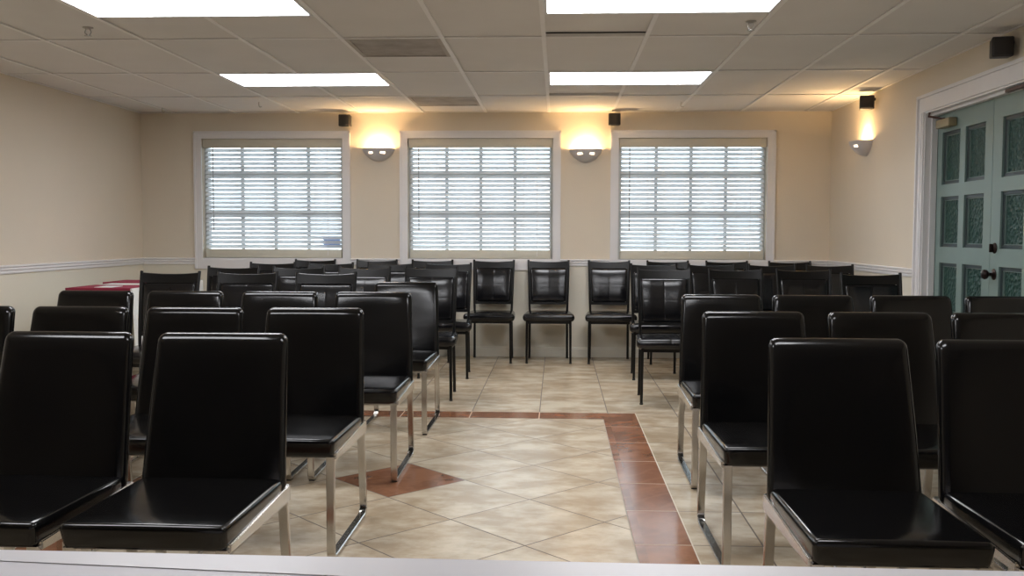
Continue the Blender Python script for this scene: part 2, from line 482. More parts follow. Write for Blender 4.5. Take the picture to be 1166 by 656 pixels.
# ceiling: lay-in tiles over a dark void, with a white grid
T2 = 0.6096
C0 = -0.0877
E0 = 5.19                        # far end of the nearer visible row of light panels
cols = [C0 + k * T2 for k in range(-7, 6)]
rows = []
y = E0 - 2.4384 * 5
while y < YB + 1:
    rows += [y + T2, y + 3 * T2]
    y += 2.4384
rows = sorted(set(round(r, 4) for r in rows))
LIGHTS = []
for c in (-4, 0):
    for k in (-1, 0, 1):
        yy = E0 - T2 + 2.4384 * k
        LIGHTS.append((C0 + c * T2, C0 + (c + 2) * T2, yy, yy + T2))
VENTS = [(C0 - 2 * T2, C0 - T2, E0 + T2, E0 + 2 * T2), (C0 - 2 * T2, C0 - T2, E0 + 2.4384 + T2, E0 + 2.4384 + 2 * T2)]
def build_ceiling():
    bm = bmesh.new()
    # structural slab above the tiles
    box(bm, XL - TH, XR + TH, YF - TH, YB + TH, ZC + 0.20, ZC + 0.30, 1)
    gw = 0.013
    cc = [XL] + [c for c in cols if XL + .05 < c < XR - .03] + [XR]
    ry = [r for r in rows if YF < r < YB - 0.02]
    ry = [YF] + ry + [YB]
    R2 = random.Random(3)
    for i in range(len(cc) - 1):
        for j in range(len(ry) - 1):
            x0, x1, y0, y1 = cc[i], cc[i + 1], ry[j], ry[j + 1]
            if y1 - y0 < 0.02: continue
            mx, my = (x0 + x1) / 2, (y0 + y1) / 2
            # a tile split by a vent keeps its other half
            for a, b, c, d in VENTS:
                if a < mx < b and y0 < (c + d) / 2 < y1:
                    y0 = d
            for a, b, c, d in LIGHTS:
                if a < mx < b and y0 < (c + d) / 2 < y1: y0 = d
            dz = [0.004 + R2.random() * 0.004 for _ in range(4)]
            if abs(x0 - C0) < .02 and abs(y1 - (E0 + T2)) < 0.05: dz[2] = dz[3] = 0.030
            if abs(x0 - C0) < .02 and abs(y1 - (E0 + 2.4384 + T2)) < 0.05: dz[2] = dz[3] = 0.022
            vs = []
            e = -0.004
            for (x, yy), d in zip(((x0 + e, y0 + e), (x1 - e, y0 + e), (x1 - e, y1 - e), (x0 + e, y1 - e)), dz):
                vs.append((x, yy, ZC + d))
            lo = [bm.verts.new(v) for v in vs]; hi = [bm.verts.new((v[0], v[1], v[2] + 0.016)) for v in vs]
            bm.faces.new(lo[::-1]); bm.faces.new(hi)
            for k in range(4): bm.faces.new((lo[k], lo[(k + 1) % 4], hi[(k + 1) % 4], hi[k]))
    struct('ceiling', bm, [M['ceiling'], M['tile_gap']])
    g = bmesh.new()
    for c in cc[1:-1]:
        cuts = sorted((d0, d1) for a, b, d0, d1 in LIGHTS if a + .02 < c < b - .02)
        y = YF
        for d0, d1 in cuts:
            box(g, c - gw, c + gw, y, d0 + .006, ZC - 0.002, ZC + 0.004); y = d1 - .006
        box(g, c - gw, c + gw, y, YB, ZC - 0.002, ZC + 0.004)
    for i in range(len(cc) - 1):
        for r in ry[1:-1]:
            mx = (cc[i] + cc[i + 1]) / 2
            box(g, cc[i] + gw, cc[i + 1] - gw, r - gw * .9, r + gw * .9, ZC - 0.0015, ZC + 0.004)
    for a, b, c, d in LIGHTS:
        for q in ((a, (a + b) / 2), ((a + b) / 2, b)):
            box(g, q[0] + gw, q[1] - gw, d - gw * .7, d + gw * .7, ZC - 0.0015, ZC + 0.004)
    for a, b, c, d in VENTS: box(g, a + gw, b - gw, d - gw * .7, d + gw * .7, ZC - 0.0015, ZC + 0.004)
    # wall angle
    for a in ((XL, XL + .02, YF, YB), (XR - .02, XR, YF, YB), (XL, XR, YB - .02, YB), (XL, XR, YF, YF + .02)):
        box(g, *a, ZC - 0.001, ZC + 0.003)
    struct('trim_1', g, M['grid'])
build_ceiling()

# ceiling light panels
def light_panel(x0, x1, y0, y1, label, group='lit ceiling panels'):
    cx, cy = (x0 + x1) / 2, (y0 + y1) / 2
    t = thing('ceiling_light', label, 'ceiling light', (cx, cy, ZC), 0, group)
    hx, hy = (x1 - x0) / 2 - 0.012, (y1 - y0) / 2 - 0.010
    bm = bmesh.new(); f = 0.016
    box(bm, -hx, hx, -hy, -hy + f, -0.004, 0.06); box(bm, -hx, hx, hy - f, hy, -0.004, 0.06)
    box(bm, -hx, -hx + f, -hy + f, hy - f, -0.004, 0.06); box(bm, hx - f, hx, -hy + f, hy - f, -0.004, 0.06)
    obj('frame', bm, M['fixture'], t, False)
    bm = bmesh.new(); box(bm, -hx + f, hx - f, -hy + f, hy - f, 0.0, 0.006)
    obj('diffuser', bm, M['light'], t, False)
    bm = bmesh.new(); box(bm, -hx, hx, -hy, hy, 0.062, 0.10)
    obj('housing', bm, M['fixture'], t, False)
LAB = {(-4, 0): 'lit white ceiling panel cut by the top of the photo, left of the vents',
       (-4, 1): 'small lit white ceiling panel near the left window, behind a bigger one',
       (0, 0): 'lit white ceiling panel cut by the top of the photo, right of the vents',
       (0, 1): 'small lit white ceiling panel nearer the windows, right of the vents'}
i = 0
for c in (-4, 0):
    for k in (-1, 0, 1):
        lb = LAB.get((c, k), 'unseen lit ceiling panel added above the white counter end of the room')  # row nearest the counter is out of view, added to light the room
        light_panel(*LIGHTS[i], lb); i += 1

# dusty vents
for (x0, x1, y0, y1), lb in zip(VENTS, ('large dusty grey ceiling vent between the two rows of light panels', 'dusty grey ceiling vent close to the window wall, above the middle window')):
    t = thing('ceiling_vent', lb, 'vent', ((x0 + x1) / 2, (y0 + y1) / 2, ZC), 0, 'dusty ceiling vents')
    h = T2 / 2 - 0.013
    bm = bmesh.new()
    for a in ((-h, h, -h, -h + .025), (-h, h, h - .025, h), (-h, -h + .025, -h + .025, h - .025), (h - .025, h, -h + .025, h - .025)): box(bm, *a, -0.003, 0.012)
    obj('frame', bm, M['vent'], t, False)
    bm = bmesh.new()
    n = 22
    for k in range(n):
        yy = -h + .03 + (2 * h - .06) * (k + .5) / n
        box(bm, -h + .025, h - .025, yy - .008, yy + .008, 0.002, 0.006)
    obj('grille', bm, M['vent'], t, False)
    bm = bmesh.new(); box(bm, -h, h, -h, h, 0.03, 0.04); obj('duct_plate', bm, M['vent'], t, False)

# sprinkler heads and hooks
for (x, y, lb, kind) in ((1.062, 5.43, 'small sprinkler head with two shiny tips beside a lit panel', 's'),
                         (-2.70, 5.46, 'small pale sprinkler head by the big left light panel', 's'),
                         (-3.72, 8.93, 'small dark ceiling hook above the left room corner', 'h'),
                         (-2.68, 8.56, 'small ceiling hook in front of the left window', 'h'),
                         (1.09, 8.66, 'small ceiling hook in front of the right window', 'h')):
    if kind == 's':
        t = thing('ceiling_sprinkler', lb, 'sprinkler', (x, y, ZC + .004))
        bm = bmesh.new(); lathe(bm, [(0.030, 0), (0.030, -.003), (0.016, -.008), (0.010, -.010)], 20); obj('escutcheon', bm, M['steel'], t)
        bm = bmesh.new()
        tube(bm, [(-.012, 0, -.008), (-.018, 0, -.028), (-.004, 0, -.046)], .0035, 8); tube(bm, [(.012, 0, -.008), (.018, 0, -.028), (.004, 0, -.046)], .0035, 8)
        obj('yoke', bm, M['steel'], t)
        bm = bmesh.new(); lathe(bm, [(0.004, -.044), (0.020, -.047), (0.020, -.050), (.004, -.051)], 16); obj('deflector', bm, M['steel'], t)
    else:
        bm = bmesh.new()
        tube(bm, [(0, 0, 0), (0, 0, -.03)] + [(.013 - .013 * math.cos(a), 0, -.03 - .016 * math.sin(a)) for a in (0.5, 1.0, 1.57, 2.1, 2.6)], .0035, 8)
        o = obj('ceiling_hook', bm, M['steel'], None, loc=(x, y, ZC + .004)); tag(o, lb, 'hook')

# trims: chair rail, baseboards
def profile_run(bm, prof, a, b, inward):
    """prof: (out, z); a, b: floor points; inward: unit vector into the room"""
    a, b, n = Vector((*a, 0)), Vector((*b, 0)), Vector((*inward, 0))
    ra = [bm.verts.new(a + n * o + Vector((0, 0, z))) for o, z in prof]; rb = [bm.verts.new(b + n * o + Vector((0, 0, z))) for o, z in prof]
    for i in range(len(prof)):
        j = (i + 1) % len(prof); bm.faces.new((ra[i], ra[j], rb[j], rb[i]))
    bm.faces.new(ra[::-1]); bm.faces.new(rb)
RAIL = [(0, .888), (.010, .888), (.013, .896), (.013, .910), (.020, .918), (.020, .926), (.014, .930), (.014, .935), (.026, .940), (.026, .948), (.010, .953), (0, .953)]
BASE = [(0, 0), (.016, 0), (.016, .075), (.011, .082), (.011, .090), (0, .096)]
bm = bmesh.new()
segs = [(XL, WIN[0][0]), (WIN[0][1], WIN[1][0]), (WIN[1][1], WIN[2][0]), (WIN[2][1], XR)]
for a, b in segs: profile_run(bm, RAIL, (a, YB), (b, YB), (0, -1))
struct('trim_2', bm, M['trim'])
bm = bmesh.new(); profile_run(bm, RAIL, (XL, YF), (XL, YB), (1, 0)); struct('trim_3', bm, M['trim'])
bm = bmesh.new(); profile_run(bm, RAIL, (XR, DY1 + .125), (XR, YB), (-1, 0)); profile_run(bm, RAIL, (XR, YF), (XR, DY0 - .125), (-1, 0)); struct('trim_4', bm, M['trim'])
bm = bmesh.new(); profile_run(bm, BASE, (XL, YB), (XR, YB), (0, -1)); struct('baseboard_back', bm, M['wall'])
bm = bmesh.new(); profile_run(bm, BASE, (XL, YF), (XL, YB), (1, 0)); struct('baseboard_left', bm, M['wall'])
bm = bmesh.new(); profile_run(bm, BASE, (XR, DY1 + .125), (XR, YB), (-1, 0)); profile_run(bm, BASE, (XR, YF), (XR, DY0 - .125), (-1, 0)); struct('baseboard_right', bm, M['wall'])

# ------------------------------------------------------------------ windows and blinds
def window(n, xa, xb, blind_label):
    i0, i1 = xa + CAS, xb - CAS
    w = bpy.data.objects.new(f'window_{n}', None); COL.objects.link(w); w['kind'] = 'structure'
    w.location = ((xa + xb) / 2, YB, WZ0)
    cx = (xa + xb) / 2
    def P(name, bm, m, smooth=False):
        bmesh.ops.translate(bm, verts=bm.verts[:], vec=(-cx, -YB, -WZ0)); return obj(name, bm, m, w, smooth)
    bm = bmesh.new()
    zt = WZ1 + .066; zb = WZ0 - .095
    # casing boards with a raised back band
    def board(x0, x1, z0, z1): box(bm, x0, x1, YB - .018, YB, z0, z1)
    board(xa, i0, zb, zt); board(i1, xb, zb, zt); board(i0, i1, WZ1, zt); board(i0, i1, zb, WZ0)
    for a in ((xa - .004, xa + .014, zb, zt + .004), (xb - .014, xb + .004, zb, zt + .004)): box(bm, a[0], a[1], YB - .027, YB - .0, a[2], a[3])
    box(bm, xa - .004, xb + .004, YB - .027, YB, zt - .012, zt + .006)
    P('casing', bm, M['trim'])
    bm = bmesh.new()
    d1 = YB + TH
    box(bm, i0, i0 + .035, YB + .075, d1, WZ0, WZ1); box(bm, i1 - .035, i1, YB + .075, d1, WZ0, WZ1)
    box(bm, i0 + .035, i1 - .035, YB + .075, d1, WZ1 - .035, WZ1); box(bm, i0 + .035, i1 - .035, YB + .075, d1, WZ0, WZ0 + .045)
    P('frame', bm, M['sash'])
    bm = bmesh.new()
    g0, g1, h0, h1 = i0 + .035, i1 - .035, WZ0 + .045, WZ1 - .035
    for k in (1, 2, 3):
        x = g0 + (g1 - g0) * k / 4; box(bm, x - .016, x + .016, YB + .105, YB + .135, h0, h1)
    for zz in (1.385, 1.77): box(bm, g0, g1, YB + .102, YB + .138, zz - .022, zz + .022)
    P('muntins', bm, M['sash'])
    bm = bmesh.new(); box(bm, g0, g1, YB + .118, YB + .122, h0, h1); P('pane', bm, M['glass'])
    bm = bmesh.new(); box(bm, i0, i1, YB + .0, YB + .075, WZ0 - .001, WZ0 + .012); P('sill', bm, M['trim'])
    # the blind, mounted inside the opening
    b0, b1 = i0 + .022, i1 - .022
    bc = (b0 + b1) / 2; hw = (b1 - b0) / 2
    t = thing('window_blind', blind_label, 'window blind', (bc, YB + .040, 2.03), 0, 'white slatted window blinds')
    bm = bbox(-hw - .015, hw + .015, -.036, -.022, 0.0, .088, .004); obj('valance', bm, M['blind'], t)
    bm = bmesh.new(); box(bm, -hw - .012, hw + .012, -.020, .03, .015, .075); obj('headrail', bm, M['blind'], t, False)
    bm = bmesh.new()
    pitch, n = 0.0428, 23
    for k in range(n):
        zc = -.022 - pitch * k
        ang = math.radians(41); sw = .0255
        for s in range(4):      # slightly crowned slat
            pass
        prof = []
        for s in range(5):
            u = -1 + s * .5; crown = .0030 * (1 - u * u)
            yy, zz = u * sw * math.cos(ang), u * sw * math.sin(ang)      # room side edge is the low one
            prof.append((yy - crown * math.sin(ang), zz + crown * math.cos(ang)))
        th = .0026
        up = [(a, b + th) for a, b in prof]
        loop = prof + up[::-1]
        ra = [bm.verts.new((-hw, a, zc + b)) for a, b in loop]; rb = [bm.verts.new((hw, a, zc + b)) for a, b in loop]
        for i in range(len(loop)):
            j = (i + 1) % len(loop); bm.faces.new((ra[i], ra[j], rb[j], rb[i]))
        bm.faces.new(ra[::-1]); bm.faces.new(rb)
    obj('slats', bm, M['slat'], t)
    bm = bbox(-hw, hw, -.028, .024, -1.074, -.990, .004); obj('bottom_rail', bm, M['blind'], t)
    bm = bmesh.new(); tube(bm, [(-hw + .085, -.030, -.0), (-hw + .086, -.034, -.40), (-hw + .086, -.034, -.80)], .0042, 8); obj('tilt_wand', bm, M['cord'], t)
    bm = bmesh.new()
    tube(bm, [(hw - .13, -.032, 0), (hw - .13, -.033, -.6), (hw - .13, -.033, -1.05)], .0022, 6)
    obj('lift_cord', bm, M['fixture'], t)
    bm = bmesh.new()
    for s in (-.62, 0, .62):
        for yy in (-.0265, .0265): tube(bm, [(hw * s, yy, 0.0), (hw * s, yy, -1.035)], .0012, 5)
    obj('ladder_cords', bm, M['fixture'], t)
window(1, *WIN[0], 'white slatted blind over the left window, nearest the draped table')
window(2, *WIN[1], 'white slatted blind over the middle window between two wall lamps')
window(3, *WIN[2], 'white slatted blind over the right window, nearest the green doors')
bm = bbox(-.085, .085, -.001, .001, -.058, .058, 0); o = obj('notice', bm, M['blue'], None, False, loc=(-2.235, YB + .112, 1.110)); tag(o, 'small pale blue notice stuck on the lower corner of the left window', 'notice')

# ------------------------------------------------------------------ green double door
def door():
    DX0 = 2.665
    t = bpy.data.objects.new('door_1', None); COL.objects.link(t); t['kind'] = 'structure'
    bm = bmesh.new()
    cw = .125
    def vboard(y0, y1, z0, z1, x0, x1): box(bm, x0, x1, y0, y1, z0, z1)
    for (a, b, s) in ((DY1, DY1 + cw, 1), (DY0 - cw, DY0, -1)):
        vboard(a, b, 0, DZ, XR - .022, XR)
        if s > 0:
            vboard(b - .022, b + .001, 0, DZ + .118, XR - .036, XR); vboard(a + .001, a + .020, 0, DZ - .001, XR - .030, XR - .021); vboard(a + .045, a + .062, 0, DZ - .001, XR - .027, XR - .021)
        else: vboard(a - .001, a + .022, 0, DZ + .117, XR - .037, XR - .001)
    vboard(DY0 - cw, DY1 + cw, DZ, DZ + .115, XR - .022, XR)
    vboard(DY0 - cw, DY1 + cw, DZ + .100, DZ + .122, XR - .036, XR)
    vboard(DY0 + .003, DY1 - .003, DZ + .001, DZ + .018, XR - .030, XR - .021)
    obj('casing', bm, M['trim'], t, False)
    bm = bmesh.new()
    box(bm, XR - .019, XR + TH, DY1 - .012, DY1 - .001, 0, DZ - .001); box(bm, XR - .019, XR + TH, DY0 + .001, DY0 + .012, 0, DZ - .001); box(bm, XR - .019, XR + TH, DY0 + .012, DY1 - .012, DZ - .012, DZ - .001)
    box(bm, XR + .022, DX0 - .003, DY1 - .030, DY1 - .012, 0, DZ - .012); box(bm, XR + .022, DX0 - .003, DY0 + .012, DY0 + .030, 0, DZ - .012)
    box(bm, XR + .022, DX0 - .003, DY0 + .030, DY1 - .030, DZ - .030, DZ - .012)
    obj('jamb', bm, M['trim'], t, False)
    seam = 6.05
    rowsz = [(.20, .55), (.65, 1.005), (1.115, 1.46), (1.545, 1.905)]
    for (a, b, pc) in ((seam + .002, DY1 - .014, [(6.158, 6.452), (6.537, 6.830)]), (DY0 + .014, seam - .002, [(5.270, 5.555), (5.635, 5.925)])):
        # stiles and rails
        bm = bmesh.new()
        holes = [(p0, p1, z0, z1) for p0, p1 in pc for z0, z1 in rowsz]
        wall_with_holes(bm, a, b, .008, DZ - .014, holes, lambda u, z, k: (DX0 + k * .044, u, z))
        for (p, q) in ((a, b),):
            for yy in (a, b):
                bm.faces.new([bm.verts.new(v) for v in ((DX0, yy, .008), (DX0 + .044, yy, .008), (DX0 + .044, yy, DZ - .014), (DX0, yy, DZ - .014))])
            for zz in (.008, DZ - .014):
                bm.faces.new([bm.verts.new(v) for v in ((DX0, a, zz), (DX0 + .044, a, zz), (DX0 + .044, b, zz), (DX0, b, zz))])
        leaf = obj('leaf', bm, M['door'], t, False)
        for p0, p1, z0, z1 in holes:
            bm = bmesh.new(); e = .022
            for q in ((p0, p0 + e, z0, z1), (p1 - e, p1, z0, z1), (p0 + e, p1 - e, z0, z0 + e), (p0 + e, p1 - e, z1 - e, z1)):
                # sloped moulding inside the opening
                box(bm, DX0 + .012, DX0 + .030, q[0], q[1], q[2], q[3])
            pm = bm
            f = .006
            for q in ((p0 + e, p0 + e + f, z0 + e, z1 - e), (p1 - e - f, p1 - e, z0 + e, z1 - e), (p0 + e, p1 - e, z0 + e, z0 + e + f), (p0 + e, p1 - e, z1 - e - f, z1 - e)):
                box(bm, DX0 + .016, DX0 + .034, q[0], q[1], q[2], q[3], 1)
            bmesh.ops.bevel(bm, geom=[e2 for e2 in bm.edges], offset=.0012, segments=1, affect='EDGES')
            obj('moulding', bm, [M['doordark'], M['door']], leaf, False)
            bm = bmesh.new(); box(bm, DX0 + .026, DX0 + .034, p0 + .02, p1 - .02, z0 + .02, z1 - .02)
            obj('panel', bm, M['doorpanel'], leaf, False)
    rot = Matrix.Rotation(-math.pi / 2, 4, 'Y')
    bm = bmesh.new(); lathe(bm, [(.034, 0), (.034, .004), (.028, .009), (.012, .012), (.011, .030), (.018, .036), (.029, .046), (.031, .058), (.026, .068), (.012, .073)], 24, Matrix.Translation((DX0, 5.985, .957)) @ rot)
    obj('door_knob', bm, M['bronze'], t)
    bm = bmesh.new(); lathe(bm, [(.033, 0), (.033, .004), (.024, .012), (.018, .014)], 24, Matrix.Translation((DX0, 5.985, 1.118)) @ rot)
    db = obj('deadbolt', bm, M['bronze'], t)
    bm = bbox(DX0 - .034, DX0 - .013, 5.979, 5.991, 1.092, 1.144, .003); obj('thumb_turn', bm, M['bronze'], db)
    return DX0
DX0 = door()
def closer(name_label, ybody, flip):
    t = thing('door_closer', name_label, 'door closer', (DX0, ybody, 1.955), 0, 'door closers')
    bm = rbox(bmesh.new(), (-.060, -.110, -.028), (-.001, .110, .030), .008, (1, 1, 1), 2); obj('body', bm, M['brass'], t)
    bm = bmesh.new(); flatpts = [(-.03, .05, .036), (-.105, .115, .060), (-.080, .165, .088)]
    tube(bm, [(-.03, .05, .030), (-.03, .05, .044)], .009, 10)
    tube(bm, flatpts, .0075, 8)
    obj('arm', bm, M['bar'], t)
closer('tan box door closer with a dark arm on the green door near the corner', 6.70, 1)
t = thing('door_closer', 'brown bar door closer arm across the top of the green door leaf in front', 'door closer', (DX0, 5.55, 2.00), 0, 'door closers')
bm = rbox(bmesh.new(), (-.060, -.23, -.040), (-.001, 0.0, .016), .008, (1, 1, 1), 2); obj('body', bm, M['brass'], t)
bm = rbox(bmesh.new(), (-.085, -.20, .018), (-.060, .18, .040), .005, (1, 1, 1), 2); obj('arm', bm, M['bar'], t)

# ------------------------------------------------------------------ wall lamps, speakers
def sconce(loc, rz, label):
    """half bowl against the wall, opening upward; local -y points into the room"""
    t = thing('wall_lamp', label, 'wall lamp', loc, rz, 'white half bowl wall lamps')
    def shell(w, d, h, inset):
        rows_ = []
        for j in range(15):
            v = j / 14
            k = (1 - v ** 1.55) ** 0.62 if v < 1 else 0
            z = -h * v
            ring = []
            for i in range(25):
                a = math.pi * i / 24
                ring.append(Vector((math.cos(a) * w * k, -math.sin(a) * d * (k ** 0.9 if k > 0 else 0), z - inset)))
            rows_.append(ring)
        return rows_
    slots = ((.060, .034, -.058, -.038), (-.060, .034, -.058, -.038))
    bm = bmesh.new()
    outer = shell(.160, .142, .128, 0); inner = shell(.151, .134, .120, 0)
    vo = [[bm.verts.new(p) for p in r] for r in outer]; vi = [[bm.verts.new(p) for p in r] for r in inner]
    def inslot(p):
        return any(abs(p.x - s[0]) < s[1] / 2 + .004 and s[2] < p.z < s[3] and p.y < -.02 for s in slots)
    for j in range(14):
        for i in range(24):
            for V, rev in ((vo, False), (vi, True)):
                q = [V[j][i], V[j][i + 1], V[j + 1][i + 1], V[j + 1][i]]
                c = sum((v.co for v in q), Vector()) / 4
                if inslot(c): continue
                try: bm.faces.new(q if not rev else q[::-1])
                except ValueError: pass
    for i in range(24): bm.faces.new((vo[0][i], vi[0][i], vi[0][i + 1], vo[0][i + 1]))
    bmesh.ops.remove_doubles(bm, verts=bm.verts[:], dist=1e-5)
    obj('bowl', bm, M['sconce'], t)
    # frosted strips glowing behind the two slots
    for sd in (-1, 1):
        bm = bmesh.new()
        for j in range(14):
            for i in range(24):
                q = [inner[j][i], inner[j][i + 1], inner[j + 1][i + 1], inner[j + 1][i]]
                c = (q[0] + q[1] + q[2] + q[3]) / 4
                if inslot(c) and c.x * sd > 0: bm.faces.new([bm.verts.new(p * 0.985 + Vector((0, 0, -.0005))) for p in q])
        bmesh.ops.remove_doubles(bm, verts=bm.verts[:], dist=1e-5)
        obj('slot_lens', bm, M['slot'], t)
    bm = bmesh.new(); lathe(bm, [(.006, -.030), (.011, -.026), (.012, .0), (.011, .024), (.005, .030)], 12, Matrix.Translation((0, -.055, -.030)) @ Matrix.Rotation(math.pi / 2, 4, 'Y'))
    obj('bulb', bm, M['bulb'], t)
    bm = bmesh.new(); box(bm, -.05, .05, -.012, -.001, -.085, -.03); obj('back_plate', bm, M['sconce'], t, False)
sconce((-1.742, YB - .001, 2.020), 0, 'lit white half bowl wall lamp between the left and middle windows')
sconce((0.268, YB - .001, 2.008), 0, 'lit white half bowl wall lamp between the middle and right windows')
sconce((XR - .001, 8.27, 1.985), -math.pi / 2, 'lit white half bowl wall lamp on the wall beside the green doors')

def speaker(loc, rz, to_wall, label):
    t = thing('loudspeaker', label, 'speaker', loc, rz, 'small black wall speakers')
    bm = rbox(bmesh.new(), (-.058, -.050, -.057), (.058, .062, .057), .010, (2, 2, 2), 3, fn=lambda x, y, z: (x * (1 - .12 * (y + .05) / .11), y, z * (1 - .10 * (y + .05) / .11)))
    obj('cabinet', bm, M['plastic'], t)
    bm = rbox(bmesh.new(), (-.050, -.060, -.049), (.050, -.046, .049), .005, (3, 1, 3), 2, fn=lambda x, y, z: (x, y - .006 * (1 - (x / .05) ** 2), z)); obj('front_cloth', bm, M['rubber'], t)
    w = Vector(to_wall)
    bm = bmesh.new(); tube(bm, [(0, .02, .030), Vector((0, .02, .030)) + w * .5, Vector((0, .02, .034)) + w], .012, 8)
    obj('bracket', bm, M['plastic'], t)
speaker((-2.042, 9.205, 2.278), 0.0, (0, .094, 0), 'small black speaker above the right corner of the left window')
speaker((0.533, 9.205, 2.281), 0.0, (0, .094, 0), 'small black speaker above the left corner of the right window')
speaker((2.522, 8.05, 2.275), -.22, (.074, .018, 0), 'small black speaker above the wall lamp near the corner')
speaker((2.522, 5.66, 2.263), -.22, (.074, .018, 0), 'small black speaker above the green double doors')

# ------------------------------------------------------------------ chairs
def make_chrome_chair(label, loc, group):
    t = thing('leather_chair', label, 'chair', loc, 0, group)
    def seat_fn(x, y, z):
        k = (z - .379) / .073
        dome = .006 * (1 - (x / .22) ** 2) * (1 - ((y - .25) / .26) ** 2) * max(0, k)
        w = 1.0 + .015 * max(0, (y - .1)) - .03 * (1 - k) * (1 if y < .06 else .4)
        return (x * w, y + (.018 * (1 - k) if y < .08 else 0), z + dome - .010 * (y - .0) * .3)
    bm = rbox(bmesh.new(), (-.221, 0, .379), (.221, .50, .452), .020, (6, 7, 1), 4, fn=seat_fn)
    obj('seat', bm, M['leather'], t)
    def back_fn(x, y, z):
        k = (z - .40) / .48
        w = 1.02 - .095 * k
        y0 = .478 + .092 * k + .018 * k * k
        return (x * w, y0 + y + .010 * math.sin(k * math.pi) * (1 - (x / .22) ** 2), z)
    bm = rbox(bmesh.new(), (-.222, 0, .400), (.222, .058, .882), .0285, (6, 1, 10), 5, fn=back_fn)
    obj('backrest', bm, M['leather'], t)
    for s in (-1, 1):
        bm = bmesh.new()
        path = fillet([(0, .030, .385), (0, .030, .011), (0, .612, .011), (0, .556, .400)], (.022, .055), 7)
        flatbar(bm, path, s * .2015, .031, .016)
        lg = obj('sled_leg', bm, M['chrome'], t)
        for yy in (.060, .560):
            gb = bmesh.new(); box(gb, s * .2015 - .013, s * .2015 + .013, yy - .018, yy + .018, 0.0, .004); obj('glide', gb, M['rubber'], lg, False)
        bm = bmesh.new()
        a = [(s * .206, .035, .374), (s * .224, .035, .374), (s * .224, .035, .398), (s * .206, .035, .398)]
        c = [(s * .206, .560, .366), (s * .226, .560, .366), (s * .226, .560, .418), (s * .206, .560, .418)]
        va = [bm.verts.new(p) for p in a]; vc = [bm.verts.new(p) for p in c]
        bm.faces.new(va[::-1]); bm.faces.new(vc)
        for k in range(4): bm.faces.new((va[k], va[(k + 1) % 4], vc[(k + 1) % 4], vc[k]))
        bmesh.ops.bevel(bm, geom=bm.edges[:], offset=.003, segments=2, affect='EDGES')
        obj('seat_rail', bm, M['chrome'], t)
    for q in ((.545, .560, .378, .400), (.110, .126, .360, .382)):
        bm = bmesh.new(); box(bm, -.20, .20, *q); obj('cross_bar', bm, M['chrome'], t, False)
    return t

